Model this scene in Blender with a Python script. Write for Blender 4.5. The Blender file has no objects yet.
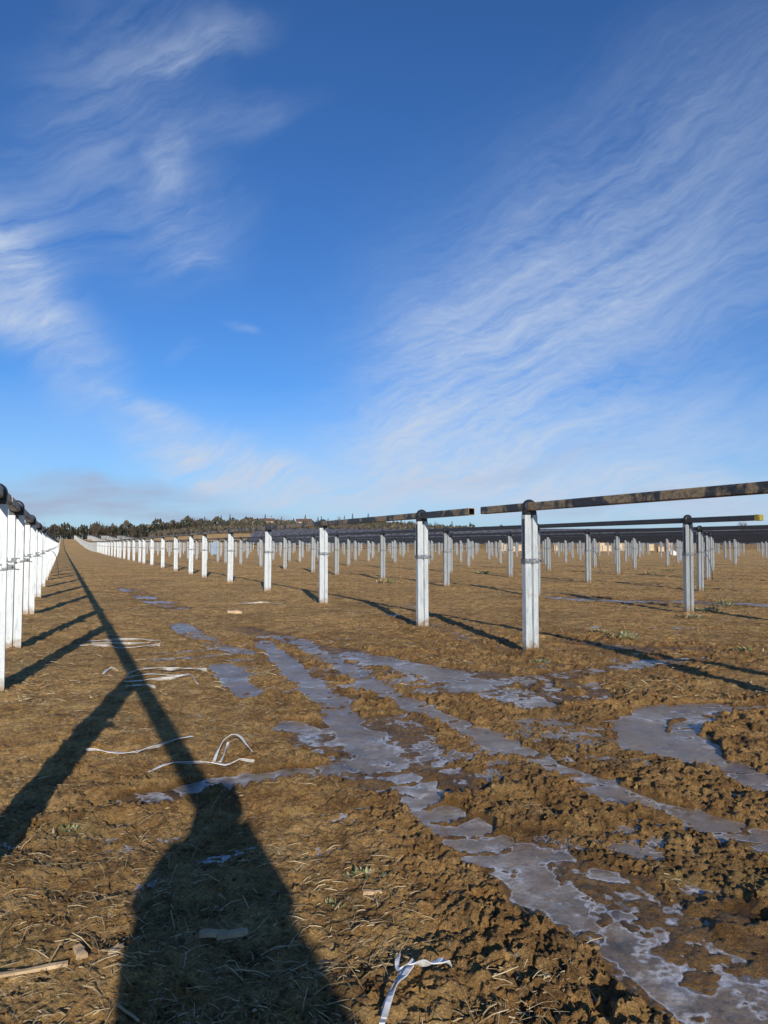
import bpy, math, random
import numpy as np
from mathutils import Vector, Matrix
random.seed(7); rng = np.random.default_rng(11)
scene = bpy.context.scene
C = scene.collection
F = 710.0; HC = 1.6; PITCH = math.radians(2.66)
ROW = math.radians(24.4); CU = (-math.sin(ROW), math.cos(ROW)); CN = (math.cos(ROW), math.sin(ROW))
SUN_EL = math.radians(18.6)
SH = (-0.190, 0.982)                        # horizontal direction in which shadows fall

def G(px, py, z=0.0):                       # ground point seen at that place of the photograph
    u = (px-384)/F; v = (512-py)/F
    dy = math.cos(PITCH)-v*math.sin(PITCH); dz = math.sin(PITCH)+v*math.cos(PITCH)
    t = (z-HC)/dz
    return (u*t, dy*t)
def row_pt(n, t): return (CN[0]*n+CU[0]*t, CN[1]*n+CU[1]*t)
def screen(x, y, z):
    yy = y*math.cos(PITCH)+(z-HC)*math.sin(PITCH); zz = -y*math.sin(PITCH)+(z-HC)*math.cos(PITCH)
    if yy < .1: return None
    return 384+F*x/yy, 512-F*zz/yy

# ------------------------------------------------------------------ noise
T = rng.random((6, 256, 256))
def vn(x, y, k=0):
    xi = np.floor(x).astype(np.int64); yi = np.floor(y).astype(np.int64)
    fx = x-xi; fy = y-yi; fx = fx*fx*(3-2*fx); fy = fy*fy*(3-2*fy)
    t = T[k]; a = t[xi & 255, yi & 255]; b = t[(xi+1) & 255, yi & 255]
    c = t[xi & 255, (yi+1) & 255]; d = t[(xi+1) & 255, (yi+1) & 255]
    return (a*(1-fx)+b*fx)*(1-fy)+(c*(1-fx)+d*fx)*fy
def fbm(x, y, o=4, k=0):
    s = np.zeros_like(x); a = .5; tot = 0
    for i in range(o):
        s += a*vn(x*2**i*1.03+17.3*i, y*2**i*1.03-9.1*i, (k+i) % 6); tot += a; a *= .55
    return s/tot
def clods(x, y, s, k=0):                     # rounded lumps of soil
    x = x/s; y = y/s
    xi = np.floor(x).astype(np.int64); yi = np.floor(y).astype(np.int64)
    h = np.zeros_like(x)
    for i in (-1, 0, 1):
        for j in (-1, 0, 1):
            a = (xi+i) & 255; b = (yi+j) & 255
            cx = xi+i+T[k][a, b]; cy = yi+j+T[(k+1) % 6][a, b]; r = .25+.62*T[(k+2) % 6][a, b]**2
            d2 = (x-cx)**2+(y-cy)**2
            h = np.maximum(h, np.sqrt(np.maximum(r*r-d2, 0)))
    return h*s
def sstep(a, b, x):
    t = np.clip((x-a)/(b-a), 0, 1); return t*t*(3-2*t)

# ------------------------------------------------------------------ tracks, in ground metres
def line(pts): return np.array([G(*p) for p in pts])
# (points, half width, depth, berm, lugs)
TRACKS = [
 (line([(262,640),(290,664),(330,702),(366,744),(420,795),(478,842),(540,882),(610,925),(680,968),(770,1030),(800,1060)]), .20, .044, .022, 1.0),
 (line([(540,868),(566,886),(620,922),(690,965),(760,1010)]), .33, .036, .0, 0),
 (line([(300,640),(335,662),(385,690),(440,716),(500,741),(565,768),(640,797),(720,822),(800,850)]), .17, .042, .020, .8),
 (line([(345,735),(375,755),(410,775)]), .50, .034, .0, .5),
 (line([(345,652),(400,662),(440,672),(480,690),(530,702)]), .34, .034, .015, .3),
 (line([(310,660),(350,690),(390,730)]), .50, .022, .0, .8),
 (line([(380,668),(470,680),(540,690)]), .7, .022, .0, .8),
 (line([(420,690),(500,680),(575,672),(650,662),(700,657)]), .22, .032, .018, .6),
 (line([(800,704),(752,706),(712,711),(688,724),(694,745),(740,770),(800,800)]), .15, .038, .028, .6),
 (line([(712,706),(668,709),(640,722),(652,740),(690,752)]), .25, .042, .022, 0),
 (line([(176,622),(200,637),(228,648),(244,652)]), .24, .038, .0, 1.1),
 (line([(222,664),(236,682),(250,694)]), .22, .033, .0, 1.1),
 (line([(128,588),(150,599),(178,608)]), .4, .034, .0, 1.1),
 (line([(138,798),(180,790),(240,780),(300,770),(360,764)]), .17, .044, .006, .5),
 (line([(285,722),(305,728)]), .16, .034, .0, 0),
 (line([(540,597),(620,601),(700,602),(800,606)]), .6, .032, .010, .4),
 (line([(700,900),(740,925),(800,965)]), .16, .030, .012, .6),
 (line([(600,872),(660,900),(720,940)]), .08, .015, .02, .6),
 (line([(240,628),(270,634),(330,650)]), .3, .030, .0, .6),
 (line([(425,765),(500,800),(560,835),(640,885),(720,930)]), .10, .015, .022, .9),
 (line([(560,640),(640,648),(720,650)]), .3, .022, .010, .7),
 (line([(400,615),(470,640),(560,668)]), .25, .018, .008, .7),
]
def dist_line(x, y, P):
    best = np.full_like(x, 1e9); along = np.zeros_like(x); L = 0
    for a, b in zip(P[:-1], P[1:]):
        d = b-a; l = math.hypot(*d); t = np.clip(((x-a[0])*d[0]+(y-a[1])*d[1])/(l*l), 0, 1)
        q = np.hypot(x-a[0]-t*d[0], y-a[1]-t*d[1]); m = q < best
        best = np.where(m, q, best); along = np.where(m, L+t*l, along); L += l
    return best, along

def far_h(x, y):
    a = x/np.maximum(y, 1.0)
    w = sstep(-.37, -.22, a)
    left = 5.3*sstep(150, 430, y)+.6*sstep(420, 600, y)
    right = 9.3*sstep(175, 470, y)+1.0*sstep(430, 700, y)
    hill = 10*sstep(430, 700, y)*sstep(-.40, -.25, a)*(1-sstep(-.02, .16, a))
    h = left*(1-w)+right*w+hill
    return h+(fbm(x/60, y/60, 2, 1)-.5)*.9*sstep(60, 220, y)

POSTS_AT = [row_pt(n, t) for n in (-.65, 6.42, 13.38) for t in (3, 8.84, 12.35, 18.1, 23.8, 29.7)]
def near_h(x, y):
    """height and wetness of the worked mud"""
    r = np.hypot(x, y)
    wx = x+.10*(fbm(x*3, y*3, 3, 2)-.5)*2; wy = y+.10*(fbm(x*3+50, y*3, 3, 3)-.5)*2
    h = (fbm(x*.35, y*.35, 3, 0)-.5)*.030+(fbm(x*1.4+7, y*1.4, 3, 3)-.5)*.030-.002
    for qx, qy in POSTS_AT:
        m = (np.abs(x-qx) < .6) & (np.abs(y-qy) < .6)
        if m.any(): h[m] += .055*np.exp(-((x[m]-qx)**2+(y[m]-qy)**2)/.035)
    carve = np.zeros_like(x); berm = np.zeros_like(x); rough = np.zeros_like(x)
    for P, w, dep, bm, lug in TRACKS:
        m = (x > P[:, 0].min()-2) & (x < P[:, 0].max()+2) & (y > P[:, 1].min()-2) & (y < P[:, 1].max()+2)
        if not m.any(): continue
        d, s = dist_line(wx[m], wy[m], P)
        n = fbm(x[m]*2.2, y[m]*2.2, 3, 4)
        ww = w*(.60+.8*n)
        c = dep*(1-sstep(ww*.75, ww*1.12, d))
        if lug: c = c-lug*.034*np.maximum(0, np.sin(s*27+d*10)-.2)*(1-sstep(ww, ww*1.2, d))*sstep(.28, .5, vn(x[m]*1.1, y[m]*1.1, 5))
        carve[m] = np.maximum(carve[m], c)
        berm[m] = np.maximum(berm[m], .42*bm*np.exp(-((d-ww*1.35)/(.12))**2)*(.4+n))
        rough[m] = np.maximum(rough[m], np.exp(-(np.maximum(d-w, 0)/.6)**2)*(1 if bm > 0 else .3))
    right = sstep(-.6, 1.2, x+.12*(y-5))
    rough = np.clip(rough*.8+.85*right*(1-sstep(9, 16, y))*sstep(.25, .6, fbm(x*.8, y*.8, 2, 2))+.25*right, 0, 1)
    inside = sstep(.006, .028, carve)
    amp = (.14+.62*rough)*(1-.82*inside)
    c1 = clods(wx, wy, .19, 0)*.13; c2 = clods(wx+3, wy, .070, 2)*.40; c3 = clods(wx*1.0, wy+5, .034, 3)*.72
    patch = .35+1.3*fbm(x*1.3, y*1.3, 2, 1)
    # old tyre lugs pressed over the trodden lane
    tt = x*CU[0]+y*CU[1]; nn = x*CN[0]+y*CN[1]
    lane = (np.sin(tt*11+np.sin(nn*5)*.8+3*vn(nn*2, tt*2, 1))*.012)*sstep(.48, .62, vn(nn*1.6, tt*.35, 3))
    lane = lane+.020*np.maximum(0, np.sin((.35*x+y)*4.6+4*vn(x*1.1, y*.8, 4)))**2*sstep(.35, .6, vn(x*.9+3, y*1.3, 0))*(1-.6*rough)
    h = h+amp*patch*(.35+.65*sstep(.36, .58, fbm(x*1.05+11, y*1.05, 3, 4)))*(c1+c2)+(.35+.65*rough)*c3*(1-.72*inside)+lane*(1-inside)
    smo = .25+.95*sstep(.36, .58, fbm(x*1.05+11, y*1.05, 3, 4))
    rw = .05*(fbm(x*6, y*6, 2, 1)-.5)*2; rdg = 1-np.abs(2*fbm((x+rw)*6.5, (y-rw)*6.5, 4, 2)-1); rdg = np.maximum(rdg-.62, 0)*2.4
    h = h+rdg*.026*smo*(.30+rough)*(1-.9*inside)
    crumb = clods(x+1, y+2, .017, 1)*.75
    h = h+(fbm(x*9, y*9, 3, 5)-.5)*(.026+.028*rough)*(1-.35*inside)+(fbm(x*34, y*34, 2, 0)-.5)*.018*(1-.5*inside)+crumb*(.5+.5*rough)*(1-.9*inside)
    h = h-(.007+.022*rough)*(1-inside)*1.0
    h = h+berm-np.where(carve > 0, carve, 0)
    wet = np.clip(inside+rough*.35+.2*(berm > .01), 0, 1)
    return h, wet, rough
def ground(x, y, full=False):
    x = np.atleast_1d(np.asarray(x, float)); y = np.atleast_1d(np.asarray(y, float))
    h = far_h(x, y); wet = np.zeros_like(x); ro = np.zeros_like(x)
    r = np.hypot(x, y); m = r < 75
    if m.any():
        a, b, c = near_h(x[m], y[m]); k = 1-sstep(45, 75, r[m])
        h[m] += a*k; wet[m] = b*k; ro[m] = c
    return (h, wet, ro) if full else h
def gz(x, y): return float(ground([x], [y])[0])

# ------------------------------------------------------------------ materials
def mat(name):
    m = bpy.data.materials.new(name); m.use_nodes = True; nt = m.node_tree
    return m, nt, nt.nodes['Principled BSDF']
def N(nt, t, **kw):
    n = nt.nodes.new(t)
    for k, v in kw.items():
        if k in n.inputs and not hasattr(n, k): n.inputs[k].default_value = v
        else: setattr(n, k, v)
    return n
def noise(nt, co, scale, detail=6, rough=.6, dist=0):
    n = nt.nodes.new('ShaderNodeTexNoise'); n.inputs['Scale'].default_value = scale
    n.inputs['Detail'].default_value = detail; n.inputs['Roughness'].default_value = rough
    n.inputs['Distortion'].default_value = dist
    nt.links.new(co, n.inputs['Vector']); return n.outputs['Fac']
def ramp(nt, fac, stops):
    r = nt.nodes.new('ShaderNodeValToRGB'); e = r.color_ramp.elements
    while len(e) < len(stops): e.new(.5)
    for i, (p, c) in enumerate(stops):
        e[i].position = p; e[i].color = (*c, 1) if len(c) == 3 else c
    nt.links.new(fac, r.inputs[0]); return r.outputs[0]
def mix(nt, f, a, b, mode='MIX'):
    m = nt.nodes.new('ShaderNodeMix'); m.data_type = 'RGBA'; m.blend_type = mode
    for s, v in ((0, f), (6, a), (7, b)):
        if hasattr(v, 'links'): nt.links.new(v, m.inputs[s])
        elif s == 0: m.inputs[0].default_value = v
        else: m.inputs[s].default_value = (*v, 1)
    return m.outputs[2]
def math_(nt, op, a, b=0.0, clamp=False):
    m = nt.nodes.new('ShaderNodeMath'); m.operation = op; m.use_clamp = clamp
    for s, v in ((0, a), (1, b)):
        if hasattr(v, 'links'): nt.links.new(v, m.inputs[s])
        else: m.inputs[s].default_value = v
    return m.outputs[0]
def bump(nt, h, p, strength=.5, dist=.01):
    b = nt.nodes.new('ShaderNodeBump'); b.inputs['Strength'].default_value = strength; b.inputs['Distance'].default_value = dist
    nt.links.new(h, b.inputs['Height']); nt.links.new(b.outputs[0], p.inputs['Normal'])
def objco(nt): return nt.nodes.new('ShaderNodeTexCoord').outputs['Object']
def simple(name, c, rough=.6, metal=0, var=.15, scale=8, c2=None, bmp=0, spec=.5):
    m, nt, p = mat(name); co = objco(nt)
    f = noise(nt, co, scale, 5)
    lo = tuple(v*(1-var) for v in c); hi = c2 or tuple(min(1, v*(1+var)) for v in c)
    nt.links.new(ramp(nt, f, [(.3, lo), (.7, hi)]), p.inputs['Base Color'])
    p.inputs['Roughness'].default_value = rough; p.inputs['Metallic'].default_value = metal
    p.inputs['Specular IOR Level'].default_value = spec
    if bmp: bump(nt, noise(nt, co, scale*4, 4), p, .5, bmp)
    return m

def mud_material():
    m, nt, p = mat('mud'); co = nt.nodes.new('ShaderNodeNewGeometry').outputs['Position']
    wet = nt.nodes.new('ShaderNodeAttribute'); wet.attribute_name = 'wet'; wet = wet.outputs['Fac']
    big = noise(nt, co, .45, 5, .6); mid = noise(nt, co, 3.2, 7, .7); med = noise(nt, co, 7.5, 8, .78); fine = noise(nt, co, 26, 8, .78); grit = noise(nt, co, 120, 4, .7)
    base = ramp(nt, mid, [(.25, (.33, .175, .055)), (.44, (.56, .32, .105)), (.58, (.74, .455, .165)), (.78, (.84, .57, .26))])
    f2 = ramp(nt, fine, [(.33, (.34, .32, .30)), (.48, (.92, .92, .92)), (.70, (1.3, 1.28, 1.2))])
    c = mix(nt, 1.0, base, f2, 'MULTIPLY')
    c = mix(nt, 1.0, c, ramp(nt, big, [(.3, (.66, .66, .64)), (.55, (1, 1, 1)), (.72, (1.18, 1.12, 1.0))]), 'MULTIPLY')
    c = mix(nt, .8, c, ramp(nt, grit, [(.35, (.5, .5, .5)), (.6, (1.15, 1.15, 1.15))]), 'MULTIPLY')
    c = mix(nt, .9, c, ramp(nt, med, [(.36, (.42, .39, .36)), (.47, (.95, .95, .95)), (.68, (1.22, 1.2, 1.15))]), 'MULTIPLY')  # dark speckle painted into the soil colour as small low-sun clod shadows
    spk = noise(nt, co, 2.6, 12, .86); vf = ramp(nt, spk, [(.40, (.48, .44, .40)), (.485, (.96, .96, .96)), (.58, (1.06, 1.05, 1.02)), (.66, (1.32, 1.28, 1.2))])  # coarser speckle: painted clod shadows plus pale flecks
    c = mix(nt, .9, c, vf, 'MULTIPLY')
    # thin faded green growth here and there
    gr = ramp(nt, noise(nt, co, .9, 4, .6), [(.58, (0, 0, 0)), (.72, (.45, .45, .45))])
    c = mix(nt, gr, c, (.32, .29, .11))
    # pale chaff, stretched flecks
    mp = nt.nodes.new('ShaderNodeMapping'); mp.inputs['Scale'].default_value = (9, 40, 9); mp.inputs['Rotation'].default_value = (0, 0, .5)
    nt.links.new(co, mp.inputs[0])
    mp2 = nt.nodes.new('ShaderNodeMapping'); mp2.inputs['Scale'].default_value = (44, 10, 10); mp2.inputs['Rotation'].default_value = (0, 0, -.3)
    nt.links.new(co, mp2.inputs[0])
    s1 = noise(nt, mp.outputs[0], 1, 2, .5); s2 = noise(nt, mp2.outputs[0], 1, 2, .5)
    st = ramp(nt, math_(nt, 'MAXIMUM', s1, s2), [(.70, (0, 0, 0)), (.76, (.75, .75, .75))])
    c = mix(nt, st, c, (.66, .54, .34))
    wd = ramp(nt, wet, [(0, (1, 1, 1)), (.45, (.74, .70, .66)), (1, (.50, .47, .45))])
    c = mix(nt, 1.0, c, wd, 'MULTIPLY')
    c = mix(nt, 1.0, c, (1.33, 1.34, 1.42), 'MULTIPLY')
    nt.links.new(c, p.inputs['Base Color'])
    r = ramp(nt, wet, [(0, (.95,)*3), (.4, (.75,)*3), (1, (.42,)*3)]); nt.links.new(r, p.inputs['Roughness'])
    p.inputs['Specular IOR Level'].default_value = .3
    hh = math_(nt, 'ADD', math_(nt, 'ADD', math_(nt, 'MULTIPLY', fine, 1.0), math_(nt, 'MULTIPLY', grit, .4)), math_(nt, 'MULTIPLY', math_(nt, 'ADD', med, math_(nt, 'MULTIPLY', spk, 1.6)), 2.2))
    bump(nt, hh, p, 1.0, .045)
    return m
def ice_material():
    m, nt, p = mat('thin_ice'); co = nt.nodes.new('ShaderNodeNewGeometry').outputs['Position']
    a = noise(nt, co, 1.6, 8, .68, .5); b = noise(nt, co, 6, 9, .72, .3)
    c = ramp(nt, a, [(.38, (.17, .115, .065)), (.49, (.30, .235, .17)), (.56, (.45, .41, .37)), (.70, (.70, .68, .66))])
    fr = ramp(nt, b, [(.38, (.42, .40, .38)), (.52, (.9, .9, .9)), (.70, (1.45, 1.45, 1.45))])
    c = mix(nt, 1.0, c, fr, 'MULTIPLY')
    v = nt.nodes.new('ShaderNodeTexVoronoi'); v.feature = 'DISTANCE_TO_EDGE'; v.inputs['Scale'].default_value = 3.2
    w = nt.nodes.new('ShaderNodeVectorMath'); w.operation = 'ADD'
    nz = nt.nodes.new('ShaderNodeTexNoise'); nz.inputs['Scale'].default_value = 4; nt.links.new(co, nz.inputs['Vector'])
    nt.links.new(co, w.inputs[0]); nt.links.new(nz.outputs['Color'], w.inputs[1]); nt.links.new(w.outputs[0], v.inputs['Vector'])
    cr = ramp(nt, v.outputs['Distance'], [(0, (.35, .35, .35)), (.018, (0, 0, 0))])
    c = mix(nt, math_(nt, 'MULTIPLY', cr, .0), c, (.62, .66, .72))
    dp = nt.nodes.new('ShaderNodeAttribute'); dp.attribute_name = 'depth'; dp = math_(nt, 'ADD', math_(nt, 'MULTIPLY', dp.outputs['Fac'], 30.0), math_(nt, 'MULTIPLY', math_(nt, 'SUBTRACT', b, .5), .45))
    c = mix(nt, ramp(nt, dp, [(.30, (0, 0, 0)), (.62, (.70, .70, .70))]), c, (.27, .20, .135))
    c = mix(nt, ramp(nt, dp, [(.04, (.0, .0, .0)), (.09, (.55, .55, .55)), (.20, (0, 0, 0))]), c, (.78, .78, .80))
    md = ramp(nt, noise(nt, co, 13, 9, .75), [(.50, (0, 0, 0)), (.60, (.75, .75, .75))])
    c = mix(nt, md, c, (.20, .13, .07))
    nt.links.new(c, p.inputs['Base Color'])
    nt.links.new(ramp(nt, b, [(.35, (.22,)*3), (.65, (.55,)*3)]), p.inputs['Roughness'])
    p.inputs['Specular IOR Level'].default_value = .45
    bump(nt, math_(nt, 'ADD', noise(nt, co, 9, 6), math_(nt, 'MULTIPLY', noise(nt, co, 45, 6), .4)), p, .6, .016)
    return m
def galv(name='galvanised_steel', k=1.0):
    m, nt, p = mat(name); co = objco(nt)
    oi = nt.nodes.new('ShaderNodeObjectInfo').outputs['Random']
    add = nt.nodes.new('ShaderNodeVectorMath'); add.operation = 'ADD'; nt.links.new(co, add.inputs[0]); nt.links.new(oi, add.inputs[1])
    co2 = add.outputs[0]
    mp = nt.nodes.new('ShaderNodeMapping'); mp.inputs['Scale'].default_value = (9, 9, 1.6); nt.links.new(co2, mp.inputs[0])
    s = noise(nt, mp.outputs[0], 2.2, 6, .65); f = noise(nt, co2, 60, 3, .6)
    c = ramp(nt, s, [(.28, tuple(v*k for v in (.31, .34, .35))), (.45, tuple(v*k for v in (.48, .51, .52))), (.7, tuple(v*k for v in (.60, .63, .63)))])
    c = mix(nt, .5, c, ramp(nt, f, [(.4, (.8, .8, .82)), (.6, (1.08, 1.08, 1.06))]), 'MULTIPLY')
    # mud splashed on the foot
    sep = nt.nodes.new('ShaderNodeSeparateXYZ'); nt.links.new(co, sep.inputs[0])
    km = math_(nt, 'SUBTRACT', math_(nt, 'MULTIPLY', noise(nt, co2, 14, 5), .42), sep.outputs[2])
    km = ramp(nt, km, [(.03, (0, 0, 0)), (.16, (.85, .85, .85))])
    c = mix(nt, km, c, (.24, .16, .09))
    st = ramp(nt, noise(nt, co2, 5.5, 4, .6), [(.66, (0, 0, 0)), (.74, (.35, .35, .35))])
    c = mix(nt, st, c, (.36, .28, .20))
    nt.links.new(c, p.inputs['Base Color']); p.inputs['Metallic'].default_value = .25
    nt.links.new(ramp(nt, f, [(.3, (.42,)*3), (.7, (.6,)*3)]), p.inputs['Roughness'])
    return m
def tube_mat(name, mudk):
    m, nt, p = mat(name); co = objco(nt)
    s = noise(nt, co, 1.7, 6, .62, .4); f = noise(nt, co, 26, 5, .7)
    c = ramp(nt, f, [(.3, (.030, .031, .034)), (.7, (.085, .087, .092))])
    k = ramp(nt, s, [(mudk, (0, 0, 0)), (mudk+.05, (.9, .9, .9))])
    k = mix(nt, 1.0, k, ramp(nt, f, [(.35, (.25,)*3), (.55, (1,)*3)]), 'MULTIPLY')
    c = mix(nt, k, c, (.46, .32, .17))
    nt.links.new(c, p.inputs['Base Color']); p.inputs['Metallic'].default_value = .3; p.inputs['Roughness'].default_value = .5
    return m
M = dict(mud=mud_material(), ice=ice_material(), steel=galv(), steel2=galv('darker_steel', .60), tube=tube_mat('muddy_dark_tube', .48), tube2=tube_mat('dark_tube', .68),  # steel2 is the same galvanised steel in a darker tone
    black=simple('black_bearing', (.017, .017, .019), .42, 0, .4, 20), zinc=simple('zinc_bracket', (.15, .16, .17), .55, .3, .3, 30),
    bolt=simple('bolt_steel', (.42, .43, .44), .4, .7, .3, 40), yellow=simple('yellow_cap', (.30, .23, .04), .6, 0, .3, 20),
    strap=simple('white_strap', (.62, .57, .50), .5, 0, .35, 14, (.80, .80, .79), bmp=.002), straw=simple('straw', (.34, .23, .11), .8, 0, .45, 9, (.68, .54, .32)),
    wood=simple('split_wood', (.42, .27, .14), .8, 0, .3, 14, (.58, .42, .25), .004), bark=simple('bark', (.11, .08, .055), .9, 0, .3, 3),
    clod=simple('soil_clod', (.22, .125, .052), .95, 0, .4, 9, (.40, .25, .115), .008), leaf=simple('weed_leaf', (.10, .17, .045), .6, 0, .4, 12, (.26, .34, .12)),
    pine=simple('conifer_needles', (.026, .036, .020), .9, 0, .45, .6, (.060, .062, .034)), twig=simple('bare_twigs', (.075, .058, .040), .9, 0, .4, .5, (.13, .10, .068)),
    panel=simple('panel_glass', (.06, .06, .072), .75, 0, .45, .35, (.22, .21, .22), spec=.15), crate=simple('pale_plywood', (.50, .37, .22), .8, 0, .2, 1.5, (.62, .50, .34)),
    sack=simple('pale_sack', (.66, .62, .54), .8, 0, .2, 2), blue=simple('blue_plastic', (.16, .24, .34), .5, 0, .15, 3), roof=simple('roof_tiles', (.12, .07, .05), .9, 0, .3, 2),
    wall=simple('house_render', (.46, .38, .30), .9, 0, .12, 1), pane=simple('window_glass', (.03, .035, .04), .15), cloth=simple('dark_coat', (.03, .035, .05), .9, 0, .3, 10),
    trouser=simple('dark_trousers', (.04, .04, .045), .9, 0, .3, 10), skin=simple('skin', (.50, .30, .21), .55, 0, .08, 20), hair=simple('dark_hair', (.03, .02, .014), .6, 0, .3, 60),
    boot=simple('rubber_boot', (.03, .03, .028), .5, 0, .2, 12), cable=simple('black_cable', (.02, .02, .02), .6))

# ------------------------------------------------------------------ mesh helpers
class MB:
    def __init__(s): s.v = []; s.f = []; s.m = []
    def add(s, v, f, mi=0):
        b = len(s.v); s.v += [tuple(p) for p in v]; s.f += [[b+i for i in q] for q in f]; s.m += [mi]*len(f)
    def box(s, c, d, rz=0, mi=0, R=None):
        hx, hy, hz = d[0]/2, d[1]/2, d[2]/2
        pts = [Vector((x*hx, y*hy, z*hz)) for z in (-1, 1) for x, y in ((-1, -1), (1, -1), (1, 1), (-1, 1))]
        R = R or Matrix.Rotation(rz, 3, 'Z')
        s.add([R @ p+Vector(c) for p in pts], [(3, 2, 1, 0), (4, 5, 6, 7), (0, 1, 5, 4), (1, 2, 6, 5), (2, 3, 7, 6), (3, 0, 4, 7)], mi)
    def lathe(s, prof, axis='Z', n=20, c=(0, 0, 0), mi=0):   # prof: (radius, along)
        v = []; f = []
        for r, a in prof:
            for i in range(n):
                t = 2*math.pi*i/n; x, y = r*math.cos(t), r*math.sin(t)
                p = (x, y, a) if axis == 'Z' else ((x, a, y) if axis == 'Y' else (a, x, y))
                v.append((p[0]+c[0], p[1]+c[1], p[2]+c[2]))
        for j in range(len(prof)-1):
            for i in range(n):
                k = (i+1) % n; f.append((j*n+i, j*n+k, (j+1)*n+k, (j+1)*n+i))
        f.append(tuple(range(n))[::-1]); f.append(tuple(range((len(prof)-1)*n, len(prof)*n)))
        s.add(v, f, mi)
    def tube(s, pts, rad, n=6, mi=0, flat=1):
        pts = [Vector(p) for p in pts]; v = []; f = []
        rs = rad if hasattr(rad, '__len__') else [rad]*len(pts)
        for i, p in enumerate(pts):
            d = (pts[min(i+1, len(pts)-1)]-pts[max(i-1, 0)]).normalized()
            up = Vector((0, 0, 1)) if abs(d.z) < .9 else Vector((1, 0, 0))
            a = d.cross(up).normalized(); b = a.cross(d)
            for k in range(n):
                t = 2*math.pi*(k+.5)/n; v.append(p+a*math.cos(t)*rs[i]+b*math.sin(t)*rs[i]*flat)
        for j in range(len(pts)-1):
            for k in range(n):
                q = (k+1) % n; f.append((j*n+k, j*n+q, (j+1)*n+q, (j+1)*n+k))
        f.append(tuple(range(n))[::-1]); f.append(tuple(range((len(pts)-1)*n, len(pts)*n)))
        s.add(v, f, mi)
    def sheet(s, prof, z0, z1, th, mi=0):          # folded sheet profile, extruded upwards
        P = [Vector((a, b)) for a, b in prof]; A = []; B = []
        for i, p in enumerate(P):
            d1 = (P[i]-P[i-1]).normalized() if i else (P[1]-P[0]).normalized()
            d2 = (P[i+1]-P[i]).normalized() if i < len(P)-1 else d1
            n = Vector((-(d1+d2).y, (d1+d2).x)).normalized(); k = th/2/max(.4, n.dot(Vector((-d1.y, d1.x))))
            A.append(p+n*k); B.append(p-n*k)
        n = len(P); v = []
        for z in (z0, z1):
            v += [(a.x, a.y, z) for a in A]+[(b.x, b.y, z) for b in B]
        f = []
        for i in range(n-1):
            f += [(i, i+1, 2*n+i+1, 2*n+i), (n+i+1, n+i, 3*n+i, 3*n+i+1), (2*n+i, 2*n+i+1, 3*n+i+1, 3*n+i), (i+1, i, n+i, n+i+1)]
        f += [(0, 2*n, 3*n, n), (n-1, 2*n-1, 4*n-1, 3*n-1)]
        s.add(v, f, mi)
    def build(s, name, mats, parent=None, smooth=False, link=True):
        me = bpy.data.meshes.new(name); me.from_pydata(s.v, [], s.f)
        mats = mats if isinstance(mats, (list, tuple)) else [mats]
        for m in mats: me.materials.append(m)
        if len(mats) > 1: me.polygons.foreach_set('material_index', s.m)
        if smooth: me.polygons.foreach_set('use_smooth', [True]*len(s.f))
        me.update(); o = bpy.data.objects.new(name, me)
        if link: C.objects.link(o)
        if parent: o.parent = parent
        return o
def tag(o, label=None, cat=None, group=None, kind=None):
    for k, v in (('label', label), ('category', cat), ('group', group), ('kind', kind)):
        if v: o[k] = v
    return o
def empty(name, loc, rz=0):
    o = bpy.data.objects.new(name, None); C.objects.link(o); o.location = loc; o.rotation_euler = (0, 0, rz); o.empty_display_size = .2; return o
def np_mesh(name, V, Q, m, kind=None, tris=False, smooth=False):
    me = bpy.data.meshes.new(name); k = 3 if tris else 4
    me.vertices.add(len(V)); me.vertices.foreach_set('co', V.astype(np.float32).ravel())
    me.loops.add(len(Q)*k); me.loops.foreach_set('vertex_index', Q.astype(np.int32).ravel())
    me.polygons.add(len(Q)); me.polygons.foreach_set('loop_start', np.arange(0, len(Q)*k, k, dtype=np.int32))
    me.polygons.foreach_set('loop_total', np.full(len(Q), k, dtype=np.int32))
    if smooth: me.polygons.foreach_set('use_smooth', np.ones(len(Q), dtype=bool))
    me.update(calc_edges=True); me.validate(); me.materials.append(m)
    o = bpy.data.objects.new(name, me); C.objects.link(o)
    if kind: o['kind'] = kind
    return o

# ------------------------------------------------------------------ ground
th = np.radians(np.concatenate([np.arange(-180, -34, 3.0), np.arange(-34, 34, .085), np.arange(34, 180, 3.0)]))
rr = np.concatenate([[.02, .6, 1.2, 1.7], 2.1*1.0032**np.arange(0, 1050), ])
rr = np.concatenate([rr, rr[-1]*1.016**np.arange(1, 245)])
TH, RR = np.meshgrid(th, rr)
gx = (RR*np.sin(TH)); gy = (RR*np.cos(TH))
hh, wet, ro = ground(gx.ravel(), gy.ravel(), True)
V = np.stack([gx.ravel(), gy.ravel(), hh], 1)
nr, na = gx.shape
i, j = np.meshgrid(np.arange(nr-1), np.arange(na), indexing='ij')
jn = (j+1) % na
Q = np.stack([i*na+j, i*na+jn, (i+1)*na+jn, (i+1)*na+j], -1).reshape(-1, 4)[:, ::-1]
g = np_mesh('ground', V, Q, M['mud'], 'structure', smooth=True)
at = g.data.attributes.new('wet', 'FLOAT', 'POINT'); at.data.foreach_set('value', wet.astype(np.float32))
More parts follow.
